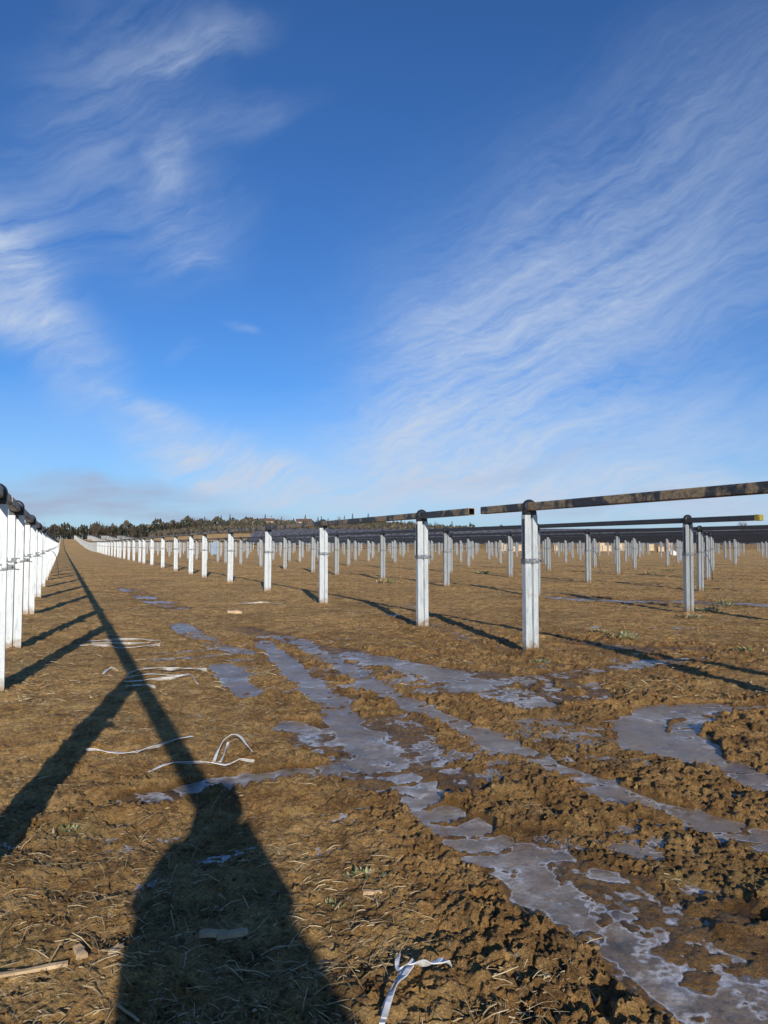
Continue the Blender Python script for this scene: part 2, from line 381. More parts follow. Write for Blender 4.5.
# ice: a level sheet that shows wherever the ruts are deeper than it
ICE = -.0240
ri = np.where((rr > 2.05) & (rr < 34))[0][::2]; ai = np.where(np.abs(th) < np.radians(33.9))[0][::2]
H2 = hh.reshape(gx.shape)[np.ix_(ri, ai)]; X2 = gx[np.ix_(ri, ai)]; Y2 = gy[np.ix_(ri, ai)]; dep = ICE-H2
nr2, na2 = H2.shape; wetm = dep > -.004
k0 = wetm[:-1, :-1] | wetm[1:, :-1] | wetm[:-1, 1:] | wetm[1:, 1:]
i, j = np.nonzero(k0); Q2 = np.stack([i*na2+j, (i+1)*na2+j, (i+1)*na2+j+1, i*na2+j+1], -1)
used = np.unique(Q2); remap = np.full(nr2*na2, -1); remap[used] = np.arange(len(used)); Q2 = remap[Q2]
V2 = np.stack([X2.ravel()[used], Y2.ravel()[used], np.full(len(used), ICE)], 1)
ice = np_mesh('ice', V2, Q2, M['ice'], 'structure', smooth=True)
at = ice.data.attributes.new('depth', 'FLOAT', 'POINT'); at.data.foreach_set('value', dep.ravel()[used].astype(np.float32))

# ------------------------------------------------------------------ steel posts
PH = 2.05; TZ = 2.175
PROF = [(-.085, .045), (-.108, .045), (-.11, -.045), (-.014, -.045), (-.009, .004), (.030, .004), (.035, -.045), (.11, -.045), (.108, .045), (.085, .045)]
def post_parts(mb, low=False):
    mb.sheet(PROF, -.35, PH, .006)
def bearing_shape(mb, n=24, mi=0):
    mb.box((0, 0, PH+.022), (.20, .10, .040), mi=mi)
    mb.box((0, 0, PH-.03), (.212, .016, .055), mi=mi)
    mb.lathe([(.062, -.052), (.088, -.050), (.105, -.036), (.112, -.012), (.112, .012), (.105, .036), (.088, .050), (.062, .052)], 'Y', n, (0, 0, TZ), mi)
    for s in (-1, 1): mb.box((s*.088, 0, PH+.055), (.035, .07, .05), mi=mi)
BZ = 1.36
def bracket_shape(mb, mi=0):
    mb.box((.0, -.053, BZ), (.245, .005, .072), mi=mi)
    mb.box((.0, .054, BZ), (.245, .005, .072), mi=mi)
    mb.box((-.120, 0, BZ), (.005, .102, .072), mi=mi)
    mb.box((.120, 0, BZ), (.005, .102, .072), mi=mi)
    mb.box((.158, -.040, BZ+.004), (.070, .006, .050), mi=mi); mb.box((.158, .035, BZ-.004), (.070, .006, .050), mi=mi)
    mb.tube([(.165, -.085, BZ+.01), (.165, .075, BZ+.01)], .008, 6, mi)
    mb.tube([(.188, -.03, BZ-.02), (.238, -.045, BZ-.028)], .007, 6, mi)
def bolt_shape(mb, x, z, y=-.0565, r=.017):
    mb.lathe([(r, -.006), (r, .0), ], 'Y', 6, (x, y-.001, z)); mb.lathe([(r*1.45, -.0015), (r*1.45, .0)], 'Y', 12, (x, y+.001, z))
mb = MB(); post_parts(mb); me_post = mb.build('post_body', M['steel'], link=False).data
mb = MB(); post_parts(mb); me_post2 = mb.build('post_body', M['steel2'], link=False).data
mb = MB(); bearing_shape(mb); me_bear = mb.build('bearing', M['black'], link=False).data
mb = MB(); bracket_shape(mb); me_brk = mb.build('bracket', M['zinc'], link=False).data
me_bolts = []
for x, z in ((-.075, BZ+.012), (.045, BZ-.008), (.092, BZ+.014)):
    mb = MB(); bolt_shape(mb, x, z); me_bolts.append(mb.build('bolt', M['bolt'], link=False).data)
mb = MB()                                   # slotted strip on the flank under the bearing
for s in (-.016, .016): mb.box((-.118, s-.015, (PH+BZ)/2-.01), (.006, .009, PH-BZ-.09))
for k in range(14): mb.box((-.118, -.015, BZ+.045+k*.044), (.005, .024, .014))
me_strip = mb.build('slotted_strip', M['black'], link=False).data
mb = MB(); post_parts(mb); bearing_shape(mb, 10, 1); mb.box((0, -.055, BZ), (.26, .006, .06), mi=2); mb.box((.16, 0, BZ), (.08, .07, .04), mi=2); mb.box((0, .055, BZ), (.26, .006, .06), mi=2)
o_simple = mb.build('post_simple', [M['steel'], M['black'], M['zinc']], link=False); me_simple = o_simple.data
me_simple2 = mb.build('post_simple', [M['steel2'], M['black'], M['zinc']], link=False).data

ORD = 'zeroth first second third fourth fifth sixth seventh eighth ninth tenth eleventh twelfth thirteenth fourteenth fifteenth sixteenth seventeenth eighteenth nineteenth twentieth'.split()
tens = {20: 'twenty', 30: 'thirty', 40: 'forty'}
def ordw(k): return ORD[k] if k <= 20 else tens[k//10*10]+'-'+ORD[k % 10] if k % 10 else {30: 'thirtieth', 40: 'fortieth'}[k]
BASE_T = [12.35, 18.1, 23.8, 29.7, 35.6, 39.6, 45.2, 51.4, 57.9, 63.84]
ROWN = {k: (-.65 if k == 0 else -.54+6.96*k) for k in range(-1, 27)}
def jit(k, i, s): return ((math.sin(k*127.1+i*311.7+s*74.7)*43758.5453) % 1)*2-1
def in_field(n, t):
    x, y = row_pt(n, t)
    if y < 1: return True
    a = x/y
    lim = 185+220*float(1-sstep(np.array(-.40), np.array(-.27), np.array(a)))
    return y < lim
cand = []
for k, n in ROWN.items():
    idx = 0
    for per in range(-1, 8):
        for b, tb in enumerate(BASE_T):
            t = tb+55*per
            if t < -3 or t > 445 or not in_field(n, t): continue
            if k == 0 and t < 2: continue
            x, y = row_pt(n, t+jit(k, t, 1)*(.12 if k > 1 else 0))
            s = screen(x, y, 1.0)
            vis = s is not None and -12 < s[0] < 780
            near = (-1 <= k <= 2) and y > -3 and t < 20
            if not vis and not near: continue
            if vis: idx += 1
            cand.append((y if vis else 0, k, idx if vis else 0, x, y, t, vis))
cand.sort()
indiv = cand[:300]; rest = cand[300:]
print('posts', len(cand), 'individual', len(indiv))
def rowname(k):
    return 'row left of the mud track' if k == 0 else 'row beyond the left row' if k < 0 else ordw(k)+' row right of the mud track' if k > 1 else 'first row right of the mud track'
GRP = 'galvanised steel posts standing in rows'
for d, k, idx, x, y, t, vis in indiv:
    z = gz(x, y) if y > 70 else float(far_h(np.array([x]), np.array([y]))[0])
    near = y < 62
    rz = ROW+jit(k, t, 2)*.03; loc = (x, y, z+jit(k, t, 3)*(.012 if k <= 1 else .03))
    if near:
        o = empty('steel_post', loc, rz)
        def part(nm, me, par=o):
            c = bpy.data.objects.new(nm, me); C.objects.link(c); c.parent = par; return c
        part('post_body', me_post if k < 2 else me_post2); part('bearing', me_bear); br = part('bracket', me_brk)
        for m_ in me_bolts: part('bolt', m_, br)
        if y < 40: part('slotted_strip', me_strip)
    else:
        o = bpy.data.objects.new('steel_post', me_simple if k < 2 else me_simple2); C.objects.link(o); o.location = loc; o.rotation_euler = (0, 0, rz)
    o.rotation_euler.x = jit(k, t, 4)*.006; o.rotation_euler.y = jit(k, t, 5)*.008
    if k == 1 and idx == 1: lab = 'largest white post right of centre, under the mud-stained tube, black bearing on top'
    elif k == 1 and idx == 2: lab = 'white post near the gap in the tubes, second of the first row right of track'
    elif k == 2 and idx == 1: lab = 'grey galvanised post holding the tube with a yellow end cap'
    elif k == 0 and idx == 1: lab = 'bright white post cut by the left edge of the photo, foremost of the left row'
    elif idx == 0: lab = 'galvanised post just outside the picture, its shadow falling across the %s' % ('left foreground' if k == 0 else 'mud in front of the '+rowname(k).split(' right')[0])
    elif k in (0, 1, 2, 3, 4, 5) and idx <= 14: lab = 'galvanised post, %s from the near end of the %s' % (ordw(idx), rowname(k))
    else: lab = 'small distant pale post far along the %s' % rowname(k)
    if idx == 0: lab = 'galvanised post just outside the picture, standing in the %s' % rowname(k)
    tag(o, lab, 'post', GRP)
if rest:
    n0 = len(me_simple.vertices); v0 = np.array([v.co[:] for v in me_simple.vertices]); mb = MB()
    for d, k, idx, x, y, t, vis in rest:
        z = gz(x, y); c, s = math.cos(ROW), math.sin(ROW)
        for (cx, cz, dx, dz, mi) in ((-.058, .9, .094, 2.1, 0), (.064, .9, .082, 2.1, 0), (0, 2.13, .21, .19, 1), (0, 1.36, .25, .06, 2)):
            mb.box((x+c*cx, y+s*cx, z+cz+jit(k, t, 3)*.03), (dx, .1 if mi < 2 else .12, dz), ROW, mi)
    tag(mb.build('distant_posts', [M['steel2'], M['black'], M['zinc']]), 'hazy mass of tiny pale posts at the far end of the field', 'posts', kind='stuff')

# ------------------------------------------------------------------ torque tubes
GT = 'dark torque tubes lying on the posts'
def make_tube(n, t0, t1, m, cap=None):
    w = .060; ts = [t0]
    while ts[-1] < t1-6: ts.append(ts[-1]+5.5)
    ts.append(t1); x0, y0 = row_pt(n, t0); zz0 = float(far_h(np.array([x0]), np.array([y0]))[0])
    v = []; f = []; b = .012; sec = [(-w, -w+b), (-w+b, -w), (w-b, -w), (w, -w+b), (w, w-b), (w-b, w), (-w+b, w), (-w, w-b)]
    for t in ts:
        x, y = row_pt(n, t); z = float(far_h(np.array([x]), np.array([y]))[0])-zz0+TZ
        for a, c in sec: v.append((a, t-t0, z+c))
    ns = len(ts)
    for i in range(ns-1):
        for k in range(8): q = (k+1) % 8; f.append((i*8+k, i*8+q, (i+1)*8+q, (i+1)*8+k)[::-1])
    for end, sg in ((0, 1), (ns-1, -1)):         # hollow open end
        yb = v[end*8][1]; zc = v[end*8][2]+w-b; B = len(v)
        for a, c in sec: v.append((a*.88, yb, zc+c*.88))
        for a, c in sec: v.append((a*.88, yb+sg*.3, zc+c*.88))
        for k in range(8):
            q = (k+1) % 8
            f.append((end*8+k, end*8+q, B+q, B+k)); f.append((B+k, B+q, B+8+q, B+8+k))
        f.append(tuple(B+8+k for k in range(8)))
    mb = MB(); mb.add(v, f); no = (ns-1)*8; mb.m = [0]*no+[1 if (q % 17) % 2 == 1 or (q % 17) == 16 else 0 for q in range(len(f)-no)]; o = mb.build('torque_tube', [m, M['black']]); o.location = (x0, y0, zz0); o.rotation_euler.z = ROW
    if cap:
        c = MB(); yc = cap-t0
        c.lathe([(.03, -.02), (.062, -.018), (.0645*1.0, .0)], 'Y', 4, (0, 0, 0)); c = MB()
        c.box((0, yc+.03, TZ), (.130, .10, .130)); c.box((0, yc-.03, TZ), (.118, .022, .118)); c.build('end_cap', M['yellow'], o)
    return o
names = ['nearest', 'second', 'third', 'fourth', 'fifth', 'sixth', 'seventh', 'eighth', 'ninth']
for k, n in ROWN.items():
    seg = 0
    for p in range(-1, 8):
        t0 = (10.50 if k == 1 else 10.34)+55*p; t1 = 10.12+55*(p+1)
        if p == -1: t0 = -14.0 if k in (0, 1) else -2.0
        # clip to the field
        tt = [t for t in np.arange(t0, t1, 1.0) if in_field(n, t)]
        if len(tt) < 8: continue
        t1 = min(t1, tt[-1]+1); vis = False
        for t in np.arange(t0, t1, 1.0):
            x, y = row_pt(n, t); s = screen(x, y, 2.2)
            if s and -5 < s[0] < 773: vis = True; break
        if not vis: continue
        seg += 1
        o = make_tube(n, t0, t1, M['tube'] if k <= 1 else M['tube2'], cap=t0 if (k == 2 and p == 0) else None)
        if k == 1 and seg == 1: lab = 'mud-spattered dark square tube crossing to the right edge above the largest post'
        elif k == 1 and seg == 2: lab = 'dark muddy square tube with an open end, left of the gap, first row'
        elif k == 2 and seg == 1 and p == 0: lab = 'long dark square tube with a yellow cap on its end at right'
        else: lab = 'dark tube lying along the %s stretch of the %s' % (names[seg-1], rowname(k))
        tag(o, lab, 'torque tube', GT)

# small cables hanging from a few brackets
for (n, t, lab) in ((-.54, 29.7, 'thin black cable hanging from a bracket in the left row'), (20.34, 18.1, 'thin black cable loop hanging off a post of the third row'), (20.34, 23.8, 'black cable end dangling beside a post of the third row, further back'), (13.38, 39.6, 'thin dark cable dropping from a second row bracket in mid field')):
    x, y = row_pt(n+.22, t); mb = MB(); pts = []
    for q in range(9):
        s = q/8; pts.append((.16*math.sin(s*3.0)+.25*s*s, .02*math.sin(q), BZ-1.0*s+.1*math.sin(s*6)))
    mb.tube(pts, .012, 5); o = mb.build('hanging_cable', M['cable']); o.location = (x, y, gz(x, y)*.2); tag(o, lab, 'cable')

# ------------------------------------------------------------------ things lying about
def path3(pts, lift=.012, sub=6, arc=None):
    """smooth path over the ground through pixels"""
    P = [Vector((*G(*p), 0)) for p in pts]; out = []
    for i in range(len(P)-1):
        p0 = P[max(i-1, 0)]; p1 = P[i]; p2 = P[i+1]; p3 = P[min(i+2, len(P)-1)]
        for s in range(sub):
            t = s/sub
            out.append(.5*((2*p1)+(p2-p0)*t+(2*p0-5*p1+4*p2-p3)*t*t+(3*p1-p0-3*p2+p3)*t**3))
    out.append(P[-1])
    hs = ground([p.x for p in out], [p.y for p in out])
    hs = np.convolve(np.pad(hs, 2, 'edge'), [.1, .2, .4, .2, .1], 'valid')
    for i, p in enumerate(out): p.z = hs[i]+lift+(arc*math.sin(math.pi*i/(len(out)-1)) if arc else 0)
    return out
def strap(pts, w=.016, lab='', arc=0, lift=.02, flip=False):
    P = path3(pts, lift, arc=arc); mb = MB(); v = []; f = []
    c = P[0].copy()
    for i, p in enumerate(P):
        d = (P[min(i+1, len(P)-1)]-P[max(i-1, 0)]).normalized(); side = d.cross(Vector((0, 0, 1))).normalized()
        tw = .5*math.sin(i*.5+len(pts)+c.x*9)+.5; sd = (side*math.cos(tw)+Vector((0, 0, 1))*math.sin(tw))*w; up = sd.cross(d).normalized()*.0022
        for a, b in ((-1, -1), (1, -1), (1, 1), (-1, 1)): v.append(p-c+sd*a+up*b)
    for i in range(len(P)-1):
        for k in range(4): q = (k+1) % 4; f.append((i*4+k, i*4+q, i*4+4+q, i*4+4+k))
    f += [(3, 2, 1, 0), tuple(len(v)-4+k for k in range(4))]
    mb.add(v, f); o = mb.build('plastic_strap', M['strap']); o.location = c
    tag(o, lab, 'plastic strap', 'white plastic straps left on the mud'); return o
strap([(86,642),(110,640.5),(142,641),(160,642)], .028, 'upper thin white strap of the farthest bundle crossing the long shadow')
strap([(80,646),(105,646),(122,649),(160,646)], .028, 'lower white strap of the farthest bundle, crossing the long shadow')
strap([(92,644),(120,643.5),(150,644)], .022, 'middle white strap of the farthest bundle left of the track')
strap([(128,676),(150,672),(170,674),(188,672),(207,671)], .025, 'topmost white strap of the middle bundle lying over the shadow fork', arc=.03)
strap([(126,680),(148,677),(176,679),(188,676)], .025, 'second white strap of the middle bundle, slightly bowed')
strap([(124,684),(150,682),(176,680),(190,677),(197,685)], .022, 'white strap of the middle bundle with its right end bent down')
strap([(126,689),(140,687),(155,688)], .021, 'short lowest white strap of the middle bundle in the shadow')
strap([(104,674),(110,670),(117,671)], .021, 'small curled white strap scrap left of the middle bundle')
strap([(86,752),(110,753),(138,755.5)], .013, 'straight white strap at left, left of the bent one')
strap([(138,755.5),(160,750),(192,741)], .015, 'white strap sloping up to the right end knot across the tube shadow')
strap([(148,773),(170,768),(200,766),(230,765),(254,762)], .013, 'long low white strap crossing the shadow, nearest of the left group')
strap([(214,763),(224,753),(238,749),(252,756)], .012, 'curled white strap hoop standing at the end of the long strap', arc=.07, lift=.03)
strap([(220,764),(224,758),(228,749)], .010, 'short white strap piece crossing the curled hoop', lift=.03)
strap([(238,604.5),(262,603),(282,604)], .022, 'faint straight white strip on mud in front of the right row')
strap([(382,1040),(388,1012),(398,992),(409,977)], .010, 'left leg of the folded white strap at the bottom edge', lift=.035)
strap([(384,1034),(394,1008),(404,990),(412,980)], .010, 'right leg of the folded white strap at the bottom edge', lift=.045)
strap([(410,977),(424,981),(438,985),(451,989)], .019, 'broad flat end of the white strap beside the bottom edge', lift=.05)
strap([(409,977),(400,980),(397,972),(399,963)], .008, 'thin hooked white strap tail behind the folded strap', lift=.035)

def plank(px, py, L, W, H, rz, lab, m='wood', name='wood_offcut', tilt=.1):
    x, y = G(px, py); mb = MB(); v = []; n = 6
    for i in range(n):
        s = i/(n-1)-.5; w = W*(1+.14*math.sin(i*2.1+px)); h = H*(1+.2*math.sin(i*1.3+py)); oy = W*.1*math.sin(i*1.7+px)
        v += [(s*L, oy-w/2, 0), (s*L, oy+w/2, 0), (s*L, oy+w/2*.9, h), (s*L, oy-w/2*.85, h*.94)]
    f = [(3, 2, 1, 0), (n*4-4, n*4-3, n*4-2, n*4-1)]
    for i in range(n-1):
        for k in range(4): q = (k+1) % 4; f.append((i*4+k, i*4+q, i*4+4+q, i*4+4+k))
    mb.add(v, f); o = mb.build(name, M[m]); o.location = (x, y, gz(x, y)+.006); o.rotation_euler = (.06, tilt, rz)
    tag(o, lab, 'wood piece'); return o
plank(80, 958, .075, .034, .018, -.9, 'short split wood block lying left of the big shadow')
plank(116, 957, .028, .065, .010, -.35, 'small flat brown wood chip at the edge of the big shadow')
plank(213, 941, .11, .035, .015, .25, 'grey wooden offcut inside the big shadow, left of its twin')
plank(232, 940, .13, .030, .018, .5, 'grey split wood strip inside the big shadow, right of its twin')
plank(18, 976, .34, .017, .012, .35, 'long pale broken stick at the left bottom corner', name='stick', tilt=.02)
plank(128, 1014, .12, .007, .006, -.6, 'thin pale stick at the bottom left beside the big shadow', name='stick')
plank(235, 613, .34, .16, .07, .1, 'pale wooden lump lying on the mud in front of the right row')
plank(372, 892, .09, .02, .015, .3, 'small pale bark strip among the straw right of the shadow', name='stick')

# straw litter, clods
def scatter(nm, cnt, gen, m, lab, cat, kind='straw', big=1.0):
    xs, ys = gen(cnt); xs, ys = xs.copy(), ys.copy(); hs, wt, ro = ground(xs, ys, True)
    n = len(xs)
    if kind == 'straw':
        keep = wt < .8; xs, ys, hs = xs[keep], ys[keep], hs[keep]; n = len(xs)
        L = (.008+.055*rng.random(n)**3.0); L *= big; W = (.0006+.0021*rng.random(n)**4)*big*big; a = rng.random(n)*np.pi; tl = (rng.random(n)-.5)*.6
        up = rng.random(n)**2*.7
        tl = np.where(rng.random(n) < .12, up+.3, tl)
        dx, dy, dz = np.cos(a)*np.cos(tl)*L, np.sin(a)*np.cos(tl)*L, np.sin(tl)*L
        sx, sy = -np.sin(a)*W, np.cos(a)*W
        z = hs+.006+np.abs(dz)*.6
        P = []; bx_ = (rng.random(n)-.5)*L*.28*(rng.random(n) < .6); bz_ = rng.random(n)*L*.25
        for e in (-1, 0, 1):
            for q, t in ((-1, 0), (1, 0), (0, 1)):
                k0 = 1 if e == 0 else 0; ww = W*(1 if e < 1 else .5)
                P.append(np.stack([xs+e*dx+q*sx-np.sin(a)*bx_*k0, ys+e*dy+q*sy+np.cos(a)*bx_*k0, z+e*dz+t*ww*1.6+bz_*k0], 1))
        V = np.stack(P, 1).reshape(-1, 3); B = np.arange(n)[:, None]*9
        Q = np.concatenate([B+np.array([[o_+i0, o_+i1, o_+3+i1, o_+3+i0]]) for o_ in (0, 3) for i0, i1 in ((0, 1), (1, 2), (2, 0))])
    else:
        keep = wt < .75; xs, ys, hs = xs[keep], ys[keep], hs[keep]; n = len(xs)
        s = .003+.020*rng.random(n)**3.5
        base = []; nl, ns_ = 4, 7
        for i in range(nl):
            ph = math.pi*(i+.5)/nl
            for k in range(ns_): t = 2*math.pi*k/ns_; base.append((math.sin(ph)*math.cos(t), math.sin(ph)*math.sin(t), math.cos(ph)))
        base = np.array(base); J = .5+.9*rng.random((n, len(base)))
        sc = np.stack([s*(.8+.6*rng.random(n)), s*(.8+.6*rng.random(n)), s*(.5+.4*rng.random(n))], 1)
        V = (base[None]*J[:, :, None]*sc[:, None, :]+np.stack([xs, ys, hs-s*.05], 1)[:, None, :]).reshape(-1, 3)
        q = [];
        for i in range(nl-1):
            for k in range(ns_): q.append((i*ns_+k, i*ns_+(k+1) % ns_, (i+1)*ns_+(k+1) % ns_, (i+1)*ns_+k))
        Q = (np.arange(n)[:, None, None]*len(base)+np.array(q)[None]).reshape(-1, 4)[:, ::-1]
    o = np_mesh(nm, V, Q, m, 'stuff'); tag(o, lab, cat); return o
def gen_straw(c):
    r = 2.1+8*rng.random(c)**1.8; a = np.radians(-33+66*rng.random(c)); x, y = r*np.sin(a), r*np.cos(a)
    k = vn(x*2.3, y*2.3, 2)*.6+.4*vn(x*7, y*7, 1) > (.34+.38*sstep(-.3, .6, x+.05*y)); return x[k], y[k]
def gen_clod(c):
    r = 2.1+13*rng.random(c)**1.7; a = np.radians(-33+66*rng.random(c)); x, y = r*np.sin(a), r*np.cos(a)
    k = fbm(x*1.9, y*1.9, 2, 3) > (.55-.22*sstep(-.5, 1.0, x+.1*y)); return x[k], y[k]
scatter('straw', 15000, gen_straw, M['straw'], 'dry straw and stubble litter strewn over the mud', 'straw')
def gen_far(c):
    r = 8+30*rng.random(c)**1.3; a = np.radians(-31+62*rng.random(c)); x, y = r*np.sin(a), r*np.cos(a)
    k = vn(x*.8, y*.8, 2)*.5+.5*vn(x*3, y*3, 1) > .42; return x[k], y[k]
scatter('stubble', 13000, gen_far, M['straw'], 'pale broken stalks scattered over the middle of the field', 'stubble', 'straw', 1.35)
scatter('loose_soil', 16000, gen_clod, M['mud'], 'crumbs and small clods of loose soil on the mud', 'soil', 'clod')

# weeds
def weed(px, py, size, lab, pale=False, n=70):
    x, y = G(px, py); mb = MB()
    for i in range(n):
        a = random.random()*6.28; r = size*(random.random()**.7); h = size*.30*random.random()*(1-.5*r/size); l = size*.16*(1+random.random()); w = l*.28
        c = Vector((r*math.cos(a), r*math.sin(a)*.8, .01+h)); d = Vector((math.cos(a+random.uniform(-1, 1)), math.sin(a+random.uniform(-1, 1)), random.uniform(.1, 1.2))).normalized()
        s = d.cross(Vector((0, 0, 1))).normalized()*w
        mb.add([c-d*l*.4, c+s, c+d*l, c-s], [(0, 1, 2, 3)], 1 if random.random() < (.6 if pale else .25) else 0)
    o = mb.build('weed_tuft', [M['leaf'], M['straw']]); o.location = (x, y, gz(x, y)); tag(o, lab, 'weed')
weed(622, 640, .30, 'pale half-dead weed clump right of the largest post', True)
weed(708, 612, .34, 'green leafy weed right of the post under the yellow-capped tube')
weed(690, 618, .30, 'dry pale weed at the foot of the post under the yellow-capped tube', True)
weed(652, 574, .40, 'small green weed patch between far posts at right')
weed(702, 590, .35, 'low green weed behind the yellow-capped tube\'s post', n=50)
weed(486, 574, .55, 'green weed patch on the mud between the first and second row posts')
weed(388, 583, .50, 'straw-coloured grassy clump at the foot of a mid field post', True)
weed(668, 571, .35, 'faint green weed between far posts, right of the wider green patch')
weed(748, 652, .22, 'small green weed tuft close to the right edge of the photo')
weed(600, 633, .16, 'small yellowed weed left of the pale clump by the largest post', True)
weed(540, 662, .14, 'small green sprig on mud right below the largest post')
weed(724, 606, .30, 'spreading green weed right of the leafy one near the tube post')
weed(366, 880, .10, 'tiny pale green seedling clump right of the big shadow', True, 45)
weed(332, 905, .06, 'tiny green seedlings close to the right side of the big shadow', False, 30)
weed(70, 832, .09, 'small flat green seedling between the two dark shadows', False, 30)

# ------------------------------------------------------------------ far away things
def fz(x, y): return float(far_h(np.array([x]), np.array([y]))[0])
def at(px, Y): return ((px-384)/F*Y, Y)
# conifer & bare tree prototypes (share meshes)
def conifer(seed, h=13, r=2.0):
    R = random.Random(seed); m1 = MB(); m1.tube([(0, 0, -1), (0, 0, h*.5), (0, 0, h*.95)], [.22, .15, .03], 5)
    m2 = MB()
    for i in range(420):
        s = R.random()**.8; z = h*(.14+.86*s); rad = r*(1-s)**.8*(.35+.75*R.random())*(.8+.35*math.sin(z*3.1+seed)); a = R.random()*6.28
        c = Vector((rad*math.cos(a), rad*math.sin(a), z)); l = .35+.35*R.random(); d = Vector((math.cos(a), math.sin(a), -.45+R.random()*.4)).normalized()
        q = Vector((-math.sin(a), math.cos(a), R.uniform(-.4, .4)))*l*.55
        m2.add([c-d*l*.6, c+q, c+d*l, c-q], [(0, 1, 2, 3)])
    return m1, m2, M['bark'], M['pine']
def bare(seed, h=10, r=3.2):
    R = random.Random(seed); m1 = MB(); m1.tube([(0, 0, -1), (.1, 0, h*.3), (0, .1, h*.6)], [.25, .18, .08], 5)
    m2 = MB()
    for i in range(34):
        a = R.random()*6.28; z0 = h*(.18+.4*R.random()); e = Vector((math.cos(a)*r*R.uniform(.4, 1), math.sin(a)*r*R.uniform(.4, 1), z0+h*R.uniform(.2, .42)))
        b = Vector((0, 0, z0)); mid = (b+e)/2+Vector((0, 0, -.3)); m2.tube([b, mid, e], [.09, .06, .02], 3)
        for j in range(9):
            p = mid.lerp(e, R.random()); d = Vector((R.uniform(-1, 1), R.uniform(-1, 1), R.uniform(.1, 1))).normalized()*R.uniform(.5, 1.1); sd = d.cross(Vector((0, 0, 1))).normalized()*.07
            m2.add([p-sd, p+sd, p+d], [(0, 1, 2)])
            q = p+d; 
            for _ in range(3):
                e2 = q+Vector((R.uniform(-.5, .5), R.uniform(-.5, .5), R.uniform(0, .5))); m2.add([q, q+Vector((.09, .05, 0)), e2], [(0, 1, 2)])
    return m1, m2, M['bark'], M['twig']
protos = [conifer(1), conifer(2, 15, 2.4), conifer(3, 11, 2.2), bare(4), bare(5, 9, 3.6), bare(6, 11, 3.0)]
pm = []
for a, b, ma, mb_ in protos: pm.append((a.build('trunk', ma, link=False).data, b.build('crown', mb_, link=False).data))
def tree(x, y, k, s, lab, nm, grp):
    o = empty(nm, (x, y, fz(x, y)), random.random()*6.28); o.scale = (s, s, s)
    for n_, me in (('trunk', pm[k][0]), ('crown', pm[k][1])): c = bpy.data.objects.new(n_, me); C.objects.link(c); c.parent = o
    tag(o, lab, 'tree', grp)
for i in range(165):
    px = 20+i*1.78+random.uniform(-1, 1); Y = random.uniform(455, 490); x, y = at(px, Y)
    pc = .75 if px < 190 else .30
    if random.random() < pc: tree(x, y, random.choice((0, 0, 1, 2)), random.uniform(.52, .72)*(1 if px < 200 else .68), 'dark conifer standing in the far treeline beyond the field', 'conifer_tree', 'conifers in the far treeline')
    else: tree(x, y, random.choice((3, 4, 5)), random.uniform(.85, 1.1)*(1 if px < 200 else .65), 'bare brown leafless tree in the far treeline beyond the field', 'bare_tree', 'leafless trees in the far treeline')
for i in range(46):
    px = 175+i*7+random.uniform(-3, 3); Y = random.uniform(640, 720); x, y = at(px, Y)
    if random.random() < .5: tree(x, y, random.choice((0, 1, 2)), random.uniform(.6, .85), 'dark conifer on the low hill near the houses', 'conifer_tree', 'conifers on the low hill')
    else: tree(x, y, random.choice((3, 4, 5)), random.uniform(.7, 1.0), 'bare leafless tree on the low hill near the houses', 'bare_tree', 'leafless trees on the low hill')
x, y = at(742, 330); tree(x, y, 4, .9, 'bare round-headed tree on the skyline at far right under the tube', 'bare_tree', None)
# wood floor and undergrowth behind: one mass
mb = MB()
for i in range(8500):
    px = random.uniform(-60, 520); Y = random.uniform(492, 560) if px < 230 else random.uniform(480, 720); x, y = at(px, Y); z = fz(x, y)
    hmax = 13.0 if px < 170 else 13.0-7.5*min(1, (px-170)/120)
    h = hmax*random.random()**.8*(.75+.25*math.sin(px*.31)*math.sin(px*.11)); w = random.uniform(.5, 1.6); a = random.random()*3.14; dx, dy = math.cos(a)*w, math.sin(a)*w
    c = Vector((x, y, z+h)); mb.add([c+Vector((-dx, -dy, -.3)), c+Vector((dx*.3, 0, -random.uniform(.5, 1.8))), c+Vector((dx, dy, .2)), c+Vector((0, dy*.2, random.uniform(.7, 1.8)))], [(0, 1, 2, 3)], 0 if random.random() < .65 else 1)
for i in range(4200):
    px = random.uniform(150, 470); Y = random.uniform(395, 480); x, y = at(px, Y); h = 4.2*random.random(); w = random.uniform(.4, 1.2); a = random.random()*3.14; dx, dy = math.cos(a)*w, math.sin(a)*w
    c = Vector((x, y, fz(x, y)+h)); mb.add([c+Vector((-dx, -dy, -.3)), c+Vector((dx*.3, 0, -random.uniform(.4, 1.2))), c+Vector((dx, dy, .2)), c+Vector((0, dy*.2, random.uniform(.5, 1.3)))], [(0, 1, 2, 3)], 0 if random.random() < .3 else 1)
tag(mb.build('distant_wood', [M['pine'], M['twig']]), 'dense dark undergrowth and far woodland behind the field', 'woodland', kind='stuff')

